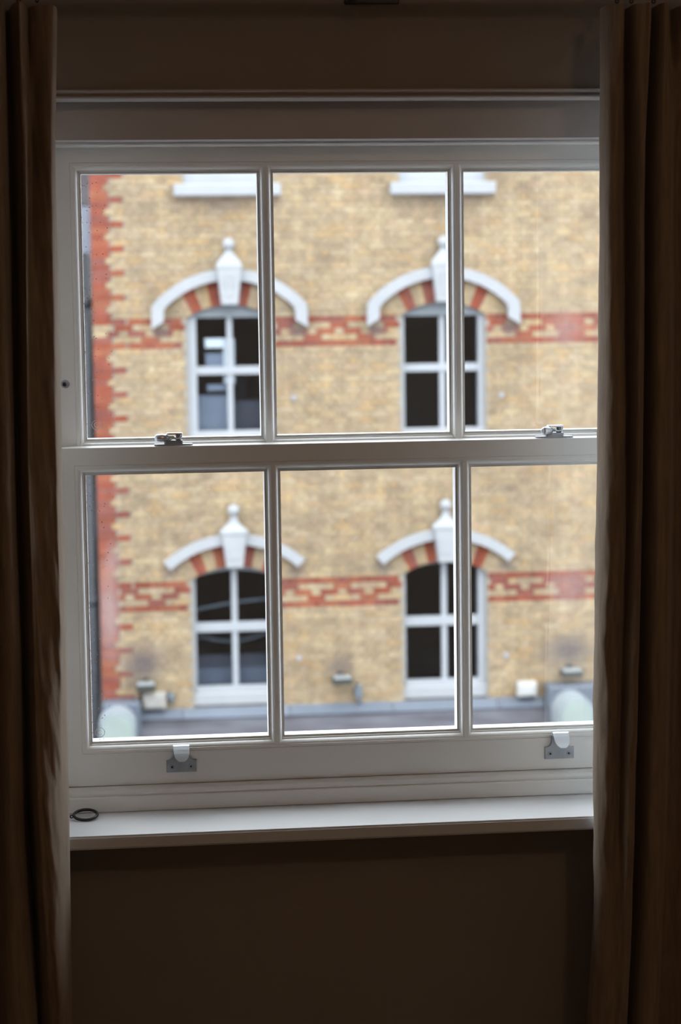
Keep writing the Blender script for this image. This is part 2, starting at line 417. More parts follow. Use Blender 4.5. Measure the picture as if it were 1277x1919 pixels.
BARS = (0.2331, 0.5478)
def sash(name, rect, w, yf, label):
    r = struct(name, ((rect[0]+rect[1])/2, yf, rect[2]-w[2]), label)
    for s, nm in (('l', 'stile'), ('r', 'stile'), ('t', 'top_rail'), ('b', 'bottom_rail')):
        bm = bmesh.new(); sash_side(bm, rect, w, yf, s); obj(nm, bm, M['sash'], r)
    for xc in BARS:
        bm = bmesh.new(); glazing_bar(bm, xc, rect[2], rect[3], yf); obj('glazing_bar', bm, M['sash'], r)
    xs = [rect[0], BARS[0]-.0098, BARS[0]+.0098, BARS[1]-.0098, BARS[1]+.0098, rect[1]]
    for i in range(3):
        obj('pane', B(xs[2*i]-.0002, xs[2*i+1]+.0002, yf+.0140, yf+.0149, rect[2]-.0002, rect[3]+.0002), M['glass'], r)
    return r
UY, LY = .055, 0.0
upper = sash('window_2', (-.0688, .8515, 1.3290, 1.7647), (.052, .052, .044, .0385), UY, 'white upper sash with three tall panes')
lower = sash('window_3', (-.0719, .8545, .8371, 1.2808), (.049, .049, .0670, .0417), LY, 'white lower sash with three tall panes and steel hardware')

# box frame around the two sashes: linings, head bead, parting bead, cill and the sill board
frame = struct('window_1', (.39, 0, .73), 'white box frame of the sash window')
obj('jamb', B(OX0+.001, -.1225, -.012, .115, .735, 1.8070), M['sash'], frame)
obj('jamb', B(.9050, OX1-.001, -.012, .115, .735, 1.8070), M['sash'], frame)
obj('reveal_lining', B(OX0+.001, OX0+.016, WY, -.0125, .731, 1.8605), M['sash'], frame)  # unseen white boards added to bounce daylight onto the rail ends
obj('reveal_lining', B(OX1-.016, OX1-.001, WY, -.0125, .731, 1.8605), M['sash'], frame)
obj('head_lining', B(OX0+.001, OX1-.001, .020, .115, 1.8040, 1.8070), M['sash'], frame)
bm = bmesh.new()
xsweep(bm, [(.052, 1.8068), (.030, 1.8068), (.026, 1.8060), (.0245, 1.8045), (.026, 1.8030), (.030, 1.8022), (.052, 1.8022)], -.1225, .9050)
obj('head_bead', bm, M['sash'], frame)
obj('parting_bead', B(-.1225, -.1205, .0485, .0545, .77, 1.802), M['sash'], frame)
bm = bmesh.new()
xsweep(bm, [(.10, .7690), (-.006, .7690), (-.0125, .7680), (-.0155, .7655), (-.0160, .7600), (-.0150, .7575), (-.0140, .7568), (-.0140, .7560),
            (-.0185, .7555), (-.0195, .7535), (-.0195, .7310), (.10, .7310)], OX0+.001, OX1-.001)
obj('cill_bead', bm, M['sash'], frame)
bm = bmesh.new()
_o = [(OX0-.045, -.168), (OX1+.045, -.168), (OX1+.045, WY-.0004), (OX1-.001, WY-.0004), (OX1-.001, .11), (OX0+.001, .11), (OX0+.001, WY-.0004), (OX0-.045, WY-.0004)]
_a = [bm.verts.new((x, y, .7085)) for x, y in _o]; _b = [bm.verts.new((x, y, .730)) for x, y in _o]
bm.faces.new(_a); bm.faces.new(_b[::-1])
for k in range(8): bm.faces.new((_a[k], _b[k], _b[(k+1) % 8], _a[(k+1) % 8]))
bm.edges.ensure_lookup_table()
bmesh.ops.bevel(bm, geom=[e for e in bm.edges if all(v.co.y < -.16 for v in e.verts)], offset=.003, segments=3, affect='EDGES')
obj('window_sill', bm, M['sill'], frame)
obj('outer_cill', B(OX0+.001, OX1-.001, .11, .32, .690, .727), M['trimwhite'], frame)

# etched safety marks and rain on the glass
def etch(x, z, yf, parent):
    bm = bmesh.new()
    torus(bm, (x, yf+.0138, z), .0075, .00045, Matrix.Rotation(PI/2, 3, 'X'), 28, 5)
    tube(bm, [(x+.0038*math.cos(a), yf+.0138, z+.0038*math.sin(a)) for a in [i*PI/8 for i in range(3, 15)]], .00045, 5)
    obj('etched_mark', bm, M['etch'], parent, label='small round mark etched in the corner of the glass')
etch(-.050, 1.3555, UY, upper)
etch(-.0560, .8560, LY, lower)
def rain(parent, x0, x1, z0, z1, yf, n):
    bm = bmesh.new(); rr = random.Random(n)
    for _ in range(n):
        r = rr.uniform(.0003, .0009); x = x0 + (x1-x0)*rr.random()**2.2; z = rr.uniform(z0, z1)
        c = Vector((x, yf+.0151, z))
        top = bm.verts.new(c + Vector((0, r*.6, 0)))
        ring = [bm.verts.new(c + Vector((r*math.cos(a), 0, r*1.15*math.sin(a)))) for a in [k*PI/3 for k in range(6)]]
        for k in range(6): bm.faces.new((ring[k], ring[(k+1) % 6], top))
    obj('raindrops', bm, M['drop'], parent, kind='stuff', label='fine raindrops on the outside of the glass')
rain(upper, -.066, -.02, 1.335, 1.76, UY, 190)
rain(lower, -.068, -.03, .842, 1.275, LY, 170)

# restrictor on the upper sash's left stile
bm = bmesh.new()
cyl(bm, (-.0985, 1.4235), .0070, UY-.0015, UY+.001, 20, 0, .0006)
torus(bm, (-.0985, UY-.0018, 1.4235), .0050, .0014, Matrix.Rotation(PI/2, 3, 'X'), 24, 8)
cyl(bm, (-.0998, 1.4228), .0031, UY-.0040, UY, 14, 1)
obj('window_stop', bm, [M['steel'], M['hole']], upper, label='small round steel stop with a dark socket')

def sash_lift(xc, zc):
    """hook lift: screwed T-plate whose neck curls over towards the room. xc, zc: centre of the base plate"""
    y = LY
    z0, z1, hw = zc-.0098, zc+.0098, .0245
    nw = .0130
    out = [(-hw, z0), (hw, z0), (hw, z1)]
    for a in range(0, 91, 18):      # concave shoulder
        out.append((nw+.0085 - .0085*math.sin(math.radians(a)), z1+.0085 - .0085*math.cos(math.radians(a))))
    top = zc+.0300
    out += [(nw, top), (-nw, top)]
    for a in range(90, -1, -18):
        out.append((-(nw+.0085 - .0085*math.sin(math.radians(a))), z1+.0085 - .0085*math.cos(math.radians(a))))
    out.append((-hw, z1))
    bm = bmesh.new()
    prism(bm, [(xc+x, z) for x, z in out], y-.0026, y+.0002, 0, .0005)
    # curled hook: sheet swept along an arc, the lip rounded
    path = []
    for a in range(0, 121, 15):
        path.append((y-.0026-.0075 + .0075*math.cos(math.radians(a)) , top + .0070*math.sin(math.radians(a)), nw))
    for t in (0.25, .5, .7, .85, .95, 1.0):
        path.append((y-.0139-.0215*t - .0012*math.sin(PI*t), top+.0061-.0205*t, nw*math.sqrt(max(.02, 1-max(0, (t-.2)/.8)**2.4*.9))))
    th = .0022; rows = []
    for i, (yy, zz, ww) in enumerate(path):
        p0 = path[max(i-1, 0)]; p1 = path[min(i+1, len(path)-1)]
        d = Vector((p1[0]-p0[0], p1[1]-p0[1])).normalized(); nrm = Vector((-d.y, d.x))
        rows.append([bm.verts.new((xc-ww, yy, zz)), bm.verts.new((xc+ww, yy, zz)),
                     bm.verts.new((xc+ww, yy+nrm.x*th, zz+nrm.y*th)), bm.verts.new((xc-ww, yy+nrm.x*th, zz+nrm.y*th))])
    for a, b in zip(rows, rows[1:]):
        for k in range(4):
            f = bm.faces.new((a[k], a[(k+1) % 4], b[(k+1) % 4], b[k])); f.material_index = 1; f.smooth = False
    for r_ in (rows[0], rows[-1][::-1]):
        f = bm.faces.new(r_); f.material_index = 1
    for sx in (-1, 1):              # countersunk screws
        torus(bm, (xc+sx*.0155, y-.0027, zc-.001), .0033, .0006, Matrix.Rotation(PI/2, 3, 'X'), 18, 6)
        cyl(bm, (xc+sx*.0155, zc-.001), .0016, y-.0032, y-.0020, 10, 2)
    obj('sash_lift', bm, [M['steel'], M['chrome'], M['hole']], lower, label='steel hook sash lift screwed to the bottom rail')
sash_lift(.0750, .7985)
sash_lift(.7040, .7975)

def sash_fastener(xc, turn, z):
    """cam fastener lying on the meeting rail"""
    y = .020
    bm = bmesh.new()
    def rrect(cx, cy, hx, hy, r, z0, z1, mi, n=5):
        pts = []
        for (sx, sy, a0) in ((1, 1, 0), (-1, 1, 90), (-1, -1, 180), (1, -1, 270)):
            for k in range(n+1):
                a = math.radians(a0+90*k/n); pts.append((cx+sx*(hx-r)+r*math.cos(a), cy+sy*(hy-r)+r*math.sin(a)))
        a_ = [bm.verts.new((px, py, z0)) for px, py in pts]; b_ = [bm.verts.new((px, py, z1)) for px, py in pts]
        m_ = len(pts); fs = [bm.faces.new(a_), bm.faces.new(b_[::-1])]
        for i in range(m_): fs.append(bm.faces.new((a_[i], b_[i], b_[(i+1) % m_], a_[(i+1) % m_])))
        for f in fs: f.material_index = mi
    rrect(xc+.004, y, .0310, .0105, .006, z, z+.0028, 0)           # base plate
    rrect(xc+.004, y, .0150, .0085, .003, z+.0028, z+.0085, 0)     # raised body
    rrect(xc+.006, y, .0128, .0088, .003, z+.0180, z+.0205, 1)     # top plate
    cyl3 = [(xc+.012, y, z+.008), (xc+.012, y, z+.0185)]
    tube(bm, cyl3, .0045, 12, mi=0)                                # pivot
    tube(bm, [(xc-.006, y-.004, z+.0085), (xc-.001, y-.007, z+.010), (xc+.004, y-.008, z+.0145), (xc+.009, y-.007, z+.0110),
              (xc+.016, y-.006, z+.0125), (xc+.018, y-.004, z+.017)], .0014, 8, mi=1)   # spring arm
    # lever: a flattened grip reaching out to the left
    ca, sa = math.cos(turn), math.sin(turn)
    p0 = Vector((xc+.004, y, z+.0125)); d = Vector((-ca, -sa, 0))
    L0 = .030
    tube(bm, [p0, p0+d*(L0*.30), p0+d*(L0*.36), p0+d*(L0*.62), p0+d*(L0*.92), p0+d*L0], [.0030, .0040, .0062, .0068, .0062, .0036], 12, mi=1)
    obj('sash_fastener', bm, [M['steel'], M['chrome']], lower, label='chrome cam fastener on top of the meeting rail')
sash_fastener(.0700, math.radians(8), 1.3226)
sash_fastener(.6970, math.radians(42), 1.3226)

# ------------------------------------------------------------------ curtains
CUR_L = [[2.006, [[-0.1922, -0.22], [-0.1738, -0.3], [-0.1621, -0.295], [-0.1603, -0.205], [-0.1498, -0.27], [-0.1378, -0.3], [-0.1318, -0.265], [-0.13, -0.235], [-0.12, -0.255], [-0.102, -0.27], [-0.0904, -0.25], [-0.0868, -0.215], [-0.0898, -0.19]]],
 [1.762, [[-0.1998, -0.22], [-0.1811, -0.3], [-0.166, -0.3], [-0.1626, -0.235], [-0.1567, -0.215], [-0.1443, -0.28], [-0.1352, -0.295], [-0.1332, -0.255], [-0.1292, -0.24], [-0.1128, -0.265], [-0.1001, -0.255], [-0.0961, -0.21], [-0.1002, -0.18]]],
 [1.53, [[-0.2071, -0.22], [-0.1865, -0.3], [-0.1695, -0.305], [-0.1659, -0.26], [-0.1618, -0.205], [-0.1525, -0.25], [-0.1418, -0.295], [-0.1389, -0.275], [-0.1332, -0.265], [-0.1191, -0.27], [-0.1063, -0.26], [-0.0966, -0.2], [-0.1007, -0.17]]],
 [1.294, [[-0.2144, -0.22], [-0.1905, -0.3], [-0.1718, -0.305], [-0.1679, -0.25], [-0.1649, -0.205], [-0.1562, -0.25], [-0.1467, -0.285], [-0.1423, -0.28], [-0.1365, -0.272], [-0.1226, -0.27], [-0.1101, -0.25], [-0.0991, -0.2], [-0.1041, -0.17]]],
 [1.054, [[-0.2219, -0.22], [-0.193, -0.3], [-0.1711, -0.305], [-0.1666, -0.26], [-0.164, -0.205], [-0.1553, -0.25], [-0.146, -0.28], [-0.1398, -0.28], [-0.1322, -0.275], [-0.1206, -0.27], [-0.1098, -0.245], [-0.1, -0.205], [-0.1066, -0.175]]],
 [0.811, [[-0.2295, -0.22], [-0.194, -0.3], [-0.1706, -0.3], [-0.1658, -0.26], [-0.1637, -0.21], [-0.156, -0.25], [-0.1453, -0.275], [-0.1356, -0.28], [-0.1269, -0.28], [-0.1173, -0.265], [-0.1093, -0.245], [-0.1015, -0.215], [-0.109, -0.185]]],
 [0.605, [[-0.2359, -0.22], [-0.1953, -0.3], [-0.1674, -0.295], [-0.1613, -0.26], [-0.1597, -0.215], [-0.1531, -0.25], [-0.1415, -0.275], [-0.1318, -0.28], [-0.1239, -0.28], [-0.1163, -0.27], [-0.1099, -0.25], [-0.1037, -0.22], [-0.1112, -0.19]]],
 [0.397, [[-0.2424, -0.22], [-0.197, -0.295], [-0.1641, -0.29], [-0.1569, -0.26], [-0.1557, -0.22], [-0.1493, -0.25], [-0.1385, -0.275], [-0.1295, -0.28], [-0.1231, -0.28], [-0.1171, -0.27], [-0.1115, -0.25], [-0.1069, -0.22], [-0.1137, -0.19]]],
 [-0.029, [[-0.2556, -0.22], [-0.2094, -0.295], [-0.168, -0.29], [-0.1608, -0.26], [-0.1596, -0.22], [-0.1531, -0.25], [-0.1438, -0.275], [-0.1363, -0.28], [-0.1298, -0.28], [-0.1237, -0.27], [-0.1188, -0.25], [-0.115, -0.22], [-0.122, -0.19]]]]
CUR_R = [[2.008, [[0.7341, -0.185], [0.7237, -0.215], [0.7196, -0.25], [0.7285, -0.28], [0.7433, -0.285], [0.7580, -0.225], [0.7606, -0.28], [0.7741, -0.29], [0.7838, -0.29], [0.7960, -0.215], [0.7996, -0.285], [0.8095, -0.29], [0.8300, -0.21], [0.8372, -0.28], [0.8688, -0.24]]],
 [1.756, [[0.7376, -0.18], [0.7239, -0.21], [0.7198, -0.245], [0.7257, -0.275], [0.7407, -0.27], [0.7590, -0.215], [0.7634, -0.27], [0.7695, -0.29], [0.7771, -0.28], [0.7900, -0.205], [0.7931, -0.275], [0.8024, -0.295], [0.8161, -0.28], [0.8461, -0.2], [0.8699, -0.24]]],
 [1.436, [[0.7387, -0.175], [0.7224, -0.205], [0.7183, -0.24], [0.7257, -0.275], [0.7457, -0.27], [0.7590, -0.225], [0.7629, -0.28], [0.7686, -0.29], [0.7781, -0.27], [0.7880, -0.205], [0.7908, -0.28], [0.8016, -0.295], [0.8149, -0.285], [0.8472, -0.2], [0.8713, -0.24]]],
 [1.191, [[0.7352, -0.175], [0.7188, -0.205], [0.7157, -0.24], [0.724, -0.275], [0.7459, -0.27], [0.7580, -0.235], [0.7608, -0.28], [0.7669, -0.285], [0.7765, -0.265], [0.7860, -0.205], [0.7889, -0.28], [0.7989, -0.295], [0.814, -0.285], [0.8463, -0.2], [0.8724, -0.24]]],
 [0.943, [[0.7287, -0.18], [0.7132, -0.21], [0.7102, -0.245], [0.721, -0.27], [0.7390, -0.26], [0.7480, -0.245], [0.7506, -0.285], [0.7606, -0.285], [0.7723, -0.26], [0.7815, -0.205], [0.7844, -0.28], [0.7962, -0.295], [0.8106, -0.285], [0.8437, -0.2], [0.8735, -0.24]]],
 [0.775, [[0.7266, -0.185], [0.7111, -0.215], [0.7084, -0.245], [0.7188, -0.265], [0.7330, -0.26], [0.7410, -0.255], [0.7441, -0.285], [0.7562, -0.28], [0.7680, -0.255], [0.7775, -0.21], [0.7805, -0.28], [0.7946, -0.29], [0.8099, -0.28], [0.8377, -0.205], [0.8743, -0.24]]],
 [0.605, [[0.727, -0.19], [0.7106, -0.22], [0.7079, -0.25], [0.718, -0.268], [0.731, -0.27], [0.739, -0.272], [0.7454, -0.28], [0.7559, -0.275], [0.7660, -0.25], [0.7740, -0.215], [0.777, -0.275], [0.7917, -0.29], [0.8053, -0.28], [0.8291, -0.21], [0.8751, -0.24]]],
 [0.417, [[0.7173, -0.19], [0.701, -0.22], [0.6984, -0.25], [0.7095, -0.268], [0.7221, -0.272], [0.7309, -0.274], [0.7388, -0.28], [0.7492, -0.272], [0.7580, -0.25], [0.7655, -0.215], [0.7688, -0.275], [0.7836, -0.29], [0.7989, -0.28], [0.8227, -0.21], [0.8759, -0.24]]],
 [-0.093, [[0.7107, -0.19], [0.6942, -0.22], [0.6918, -0.25], [0.7032, -0.268], [0.7151, -0.272], [0.7241, -0.274], [0.7313, -0.28], [0.741, -0.272], [0.7500, -0.25], [0.7570, -0.215], [0.76, -0.275], [0.7751, -0.29], [0.7906, -0.28], [0.8143, -0.21], [0.8694, -0.24]]]]
def cr(p, t):
    """centripetal-ish Catmull-Rom through list p of vectors at parameter t (segments 0..len-1)"""
    i = min(int(t), len(p)-2); f = t-i
    a, b, c, d = p[max(i-1, 0)], p[i], p[i+1], p[min(i+2, len(p)-1)]
    return b + .5*f*(c-a + f*(2*a-5*b+4*c-d + f*(3*(b-c)+d-a)))
def curtain(name, table, extra, side, label, ztop):
    zs = [r[0] for r in table]
    rows = []
    for z, pts in table:
        pts = [Vector(p) for p in pts]
        g = math.exp(-((z-.77)/.24)**2)
        if side == 'L' and z > .75:         # above the sill the front stays flat almost to the edge, then turns back sharply
            k_ = min(1, (z-.75)/.3)
            pts[10].x += .55*k_*(pts[11].x-pts[10].x); pts[9].x += .45*k_*(pts[11].x-pts[9].x)
            pts[10].y = pts[10].y + k_*(-.254-pts[10].y); pts[9].y = pts[9].y + k_*(-.266-pts[9].y)
        for n_, p in enumerate(pts):        # the leading fold bellies out into the room around sill height
            t_ = n_/(len(pts)-1) if side == 'L' else 1-n_/(len(pts)-1)
            if t_ > .48 and p.y < -.20: p.y = -.20 + (p.y+.20)*(1+(.75 if side == 'L' else .25)*g)
        e = [Vector((pts[0].x + dx, yy)) if side == 'L' else Vector((pts[-1].x + dx, yy)) for dx, yy in extra]
        rows.append(e[::-1] + pts if side == 'L' else pts + e)
    nz = 220; sub = 9
    nseg = len(rows[0])-1; nc = nseg*sub+1
    grid = []
    for i in range(nz+1):
        z = ztop + (.015-ztop)*i/nz
        k = 0
        while k < len(zs)-2 and z < zs[k+1]: k += 1
        f = (z-zs[k])/(zs[k+1]-zs[k])
        g = [rows[max(k-1, 0)], rows[k], rows[k+1], rows[min(k+2, len(rows)-1)]]
        ctrl = []
        for j in range(nseg+1):
            a, b, c, d = (q[j] for q in g)
            ctrl.append(b + .5*f*(c-a + f*(2*a-5*b+4*c-d + f*(3*(b-c)+d-a))))
        line = []
        for j in range(nc):
            p = cr(ctrl, j/sub)
            # creases: long diagonal crumples, strongest at the leading edge and around sill height
            edge = (j/nc if side == 'L' else 1-j/nc)
            amp = .0012 + .0105*max(0, (edge-.35)/.65)**1.5*(.35 + .65*math.exp(-((z-.92)/.42)**2))
            q = Vector((p.x*52 + (z*5 if side == 'L' else -z*5), z*8.5, 3.1 if side == 'L' else 8.4))
            n1 = mnoise.fractal(q, 1.0, 2.0, 3)
            n2 = mnoise.noise(Vector((p.x*150, z*26 + p.x*60, 5.0)))
            line.append(Vector((p.x, p.y + amp*(n1*1.2 + n2*.35), z)))
        grid.append(line)
    root = thing(name, (table[0][1][6][0], -.25, .015), label, 'curtain', 'brown linen curtains')
    bm = bmesh.new(); V = [[bm.verts.new(p) for p in l] for l in grid]
    for a, b in zip(V, V[1:]):
        for j in range(nc-1): bm.faces.new((a[j], a[j+1], b[j+1], b[j]))
    obj('fabric', bm, M['curtain'], root, True)
    # the lining hangs behind the folds as an almost flat sheet, set in from the leading edge
    bm = bmesh.new(); V = []
    for i in range(4, nz-3, 4):
        l = grid[i]; xa = min(p.x for p in l); xb = max(p.x for p in l)
        if side == 'L': xb -= .014
        else: xa += .014
        V.append([bm.verts.new((xa+(xb-xa)*k/40, -.1795 + .004*math.sin(k*.9), l[0].z)) for k in range(41)])
    for a, b in zip(V, V[1:]):
        for j in range(40): bm.faces.new((a[j], a[j+1], b[j+1], b[j]))
    obj('lining', bm, M['lining'], root, True)
    return root
ZT = 1.9815
curtain('curtain', CUR_L, [(-.02, -.205), (-.045, -.285), (-.07, -.295), (-.085, -.21), (-.11, -.28), (-.14, -.29), (-.165, -.22), (-.20, -.24)], 'L',
        'brown linen curtain hanging at the left, beside the black ring on the sill', ZT)
curtain('curtain', CUR_R, [(.02, -.285), (.05, -.29), (.075, -.21), (.10, -.28), (.13, -.285), (.16, -.22), (.19, -.25)], 'R',
        'brown linen curtain hanging at the right, covering the right ends of both sashes', ZT+.0005)

# ------------------------------------------------------------------ curtain pole, its bracket and rings
POLE_Y, POLE_Z = -.235, 2.021
pole = thing('curtain_pole', (.39, POLE_Y, POLE_Z), 'black metal curtain pole on a wall bracket above the window', 'curtain pole')
bm = bmesh.new(); tube(bm, [(-.75, POLE_Y, POLE_Z), (1.5, POLE_Y, POLE_Z)], .010, 16); obj('rod', bm, M['black'], pole)
for x in (-.76, 1.51):
    bm = bmesh.new(); bmesh.ops.create_uvsphere(bm, u_segments=20, v_segments=12, radius=.022, matrix=Matrix.Translation((x, POLE_Y, POLE_Z)))
    obj('finial', bm, M['black'], pole, True)
bm = bmesh.new()
box(bm, .3505, .4355, WY-.006, WY, 2.0085, 2.0685, .0012)
obj('wall_plate', bm, M['black'], pole)
bm = bmesh.new(); tube(bm, [(.39, WY-.005, 2.040), (.39, -.19, 2.040), (.39, POLE_Y-.004, 2.034)], .006, 10)
tube(bm, [(.39, POLE_Y+.014*math.cos(a), POLE_Z+.014*math.sin(a)) for a in [PI/2+i*PI/10 for i in range(-4, 11)]], .0035, 8)
obj('bracket_arm', bm, M['black'], pole)
RING_R, RING_T = .0186, .0025
def curtain_ring(c, rot, label, hook=True, group='black rings on the curtain pole'):
    r = thing('curtain_ring', c, label, 'curtain ring', group)
    bm = bmesh.new(); torus(bm, c, RING_R, RING_T, rot); obj('ring', bm, M['black'], r)
    e = Vector(c) + rot @ Vector((0, -RING_R-.0040, 0)); bm = bmesh.new()
    ax = rot @ Vector((0, 0, 1)); ay = rot @ Vector((0, 1, 0))
    er = Matrix((ay, ax, ay.cross(ax))).transposed()
    tube(bm, [e + ay*.0024*math.cos(a) + ax*.0024*math.sin(a) for a in [2*PI*k/16 for k in range(16)]], .0011, 6, True)
    tube(bm, [e + ay*.0020, e + ay*.0046], .0016, 8)
    obj('eyelet', bm, M['black'], r)
    return r
def hung(x, turn, zb, label):
    # ring plane turned about the vertical; its lowest point at zb
    rot = Matrix.Rotation(turn, 3, 'Z') @ Matrix.Rotation(PI/2, 3, 'X')
    curtain_ring((x, POLE_Y, zb + RING_R + RING_T), rot, label)
RZ = POLE_Z - (RING_R - RING_T - .010) - RING_R - RING_T
for x, turn, lab in ((-.1155, 58, 'black curtain ring over the left curtain, nearest the window'),
                     (-.1420, 74, 'black curtain ring over the left curtain, next to the outer folds'),
                     (.7450, 76, 'black curtain ring over the right curtain, nearest the window'),
                     (.7670, 84, 'black curtain ring over the right curtain, second from the window'),
                     (.8010, 82, 'black curtain ring over the right curtain, third from the window')):
    hung(x, math.radians(turn), RZ, lab)
# the spare ring left on the sill, tipped on its eyelet
th = math.radians(11.5)
rot = Matrix.Rotation(th, 3, 'X') @ Matrix.Rotation(math.radians(-78), 3, 'Z')
curtain_ring((-.0815, -.0535, .7300+RING_T+RING_R*math.sin(th)+.0002), rot, 'black metal curtain ring lying on the white sill by the left curtain', group='black curtain rings')

# ------------------------------------------------------------------ the street
o = obj('street', B(-14, 20, .29, 22.0, -8.6, -8.5), M['street']); o['kind'] = 'structure'

# ------------------------------------------------------------------ the brick building opposite
BY = 22.4
bld = thing('brick_building', (2.7, BY, -8.5), 'yellow brick building with red brick bands and white hood moulds across the street', 'building')
CX = (1.305, 4.005)
ZL = -1.758 - .993          # arch centre heights: lower, upper
ZU = 1.535 - .993
R_IN, R_EX, A_END = .993, 1.290, math.radians(34.8)
CORNER = -.392
HW = .555                   # half width of a window opening
XR = 8.4
openings = []               # (cx, z0, spring z, arch centre)
for cx in CX:
    openings.append((cx, -.20, ZU)); openings.append((cx, -3.565, ZL))
    openings.append((cx, 3.02, 4.9 - .993))
def spring(zc): return zc + math.sqrt(R_IN**2 - .5**2)
def cut(z, cx, z0, zc):
    """half width cut out of a brick course at height z by an opening and its arch"""
    if z < z0 or z > zc + R_EX: return 0
    zi = zc + R_IN*math.cos(A_END)
    if z < zi: return HW
    ze = zc + R_EX*math.cos(A_END)
    if z < ze: return (z-zc)*math.tan(A_END)
    return math.sqrt(max(0, R_EX**2 - (z-zc)**2))

# mortar face with the window openings left out, plus returns
bm = bmesh.new()
xs = sorted([CORNER, XR] + [c+s*.54 for c in CX for s in (-1, 1)])
zs = sorted([-8.5, 7.2] + [v for (_, z0, zc) in openings for v in (z0, zc+R_IN+.002)])
zs = sorted(set(round(v, 4) for v in zs))
grid = {}
def gv(x, z, y):
    k = (round(x, 4), round(z, 4), y)
    if k not in grid: grid[k] = bm.verts.new((x, y, z))
    return grid[k]
cells = {}
for i in range(len(xs)-1):
    for j in range(len(zs)-1):
        mx_, mz = (xs[i]+xs[i+1])/2, (zs[j]+zs[j+1])/2
        hole = any(abs(mx_-cx) < .54 and z0 < mz < zc+R_IN+.002 for cx, z0, zc in openings)
        cells[i, j] = not hole
for (i, j), full in cells.items():
    if not full: continue
    x0, x1, z0, z1 = xs[i], xs[i+1], zs[j], zs[j+1]
    bm.faces.new((gv(x0, z0, BY+.004), gv(x1, z0, BY+.004), gv(x1, z1, BY+.004), gv(x0, z1, BY+.004)))
    for (di, dj, p, q) in ((-1, 0, (x0, z0), (x0, z1)), (1, 0, (x1, z0), (x1, z1)), (0, -1, (x0, z0), (x1, z0)), (0, 1, (x0, z1), (x1, z1))):
        if not cells.get((i+di, j+dj), False):
            bm.faces.new((gv(*p, BY+.004), gv(*q, BY+.004), gv(*q, BY+.30), gv(*p, BY+.30)))
wall = obj('brick_wall', bm, M['mortar'], bld)

# courses of Flemish bond
COURSE, Z_TOP, UNIT, X_REF = .0752, 1.340, .3375, 2.68
yellow, red = [], []        # (x0, x1, z)
for k in range(-30, 66):
    z = Z_TOP - COURSE*k
    shift = 0 if k % 2 else UNIT/2
    lim = XR
    row = []
    n0 = int((CORNER - X_REF)/UNIT) - 2
    tooth = (k % 4 == 0) if k < 48 else (k % 4 == 3)
    q_end = CORNER + (.40 if tooth else .165 if k % 4 == 2 else .225)
    for n in range(n0, int((lim-X_REF)/UNIT)+2):
        c = X_REF + n*UNIT + shift
        row.append((c-.1075, c+.1075, 's', n)); row.append((c+UNIT/2-.0512, c+UNIT/2+.0512, 'h', n))
    bi = k if 0 <= k <= 4 else k-44 if 44 <= k <= 48 else None
    for (a, b, t, n) in row:
        if b < q_end+.03 or a > lim: continue
        a = max(a, q_end+.01)
        segs = [(a, b)]
        for cx, z0, zc in openings:
            h = cut(z, cx, z0-.03, zc)
            if not h: continue
            h += .004
            new = []
            for (p, q) in segs:
                if q <= cx-h or p >= cx+h: new.append((p, q)); continue
                if p < cx-h: new.append((p, cx-h))
                if q > cx+h: new.append((cx+h, q))
            segs = new
        isred = False
        if bi is not None:
            c = (a+b)/2
            if bi in (0, 4) or 5.42 < c < 5.72: isred = True
            elif t == 's':
                ph = ((X_REF + n*UNIT + shift - X_REF) / .675) % 1.0
                want = {1: (0,), 2: (.25, .75), 3: (.5,)}[bi]
                isred = any(min(abs(ph-w_), 1-abs(ph-w_)) < .05 for w_ in want)
        for (p, q) in segs:
            if q-p < .035: continue
            (red if isred else yellow).append((p, q, z))
    # quoin
    if bi not in (1, 2, 3) or k > 40:
        if tooth:
            red.append((CORNER, CORNER+.215, z)); red.append((CORNER+.225, q_end, z))
        else: red.append((CORNER, q_end, z))
    else:
        (red if bi == 3 else yellow).append((CORNER, q_end, z))

unit_me = bpy.data.meshes.new('brick')
ub = bmesh.new(); box(ub, -.5, .5, 0, 1, -.5, .5); bmesh.ops.recalc_face_normals(ub, faces=ub.faces)
def unit_mesh(m):
    me = bpy.data.meshes.new('brick'); ub.to_mesh(me); me.materials.append(m); return me
ME_Y, ME_R = unit_mesh(M['stock_one']), unit_mesh(M['red_one'])
ub.free()
PANES_PX = [(165, 480, 330, 812), (518, 832, 328, 806), (875, 1112, 326, 802), (180, 490, 895, 1365), (535, 848, 890, 1352), (890, 1108, 880, 1340)]
def seen(b):
    (u0, v0), (u1, v1) = project((b[0], BY, b[2])), project((b[1], BY, b[2]))
    return any(x0 < u0 and u1 < x1 and y0 < v0 < y1 for x0, x1, y0, y1 in PANES_PX) and b[2] > -3.4
def bricks(lst, name, me, m_all, limit, stuff_name):
    order = sorted(range(len(lst)), key=lambda i: (0 if seen(lst[i]) else 1, -round(lst[i][1]-lst[i][0], 2), lst[i][0]**2 + (lst[i][2]-1.5)**2))
    single = set(i for i in order[:limit] if seen(lst[i]))
    bm = bmesh.new()
    for i, (a, b, z) in enumerate(lst):
        rr = random.random()
        yf = BY - .004 - .008*rr; h = .0650 + .002*random.random()
        if i in single:
            o = bpy.data.objects.new(name, me); C.objects.link(o); o.parent = wall
            o.location = ((a+b)/2, yf, z); o.scale = (b-a, BY+.02-yf, h)
        else:
            box(bm, a, b, yf, BY+.02, z-h/2, z+h/2)
    obj(stuff_name, bm, m_all, wall, kind='stuff')
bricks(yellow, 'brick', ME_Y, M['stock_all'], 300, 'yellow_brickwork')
bricks(red, 'red_brick', ME_R, M['red_all'], 290, 'red_brickwork')

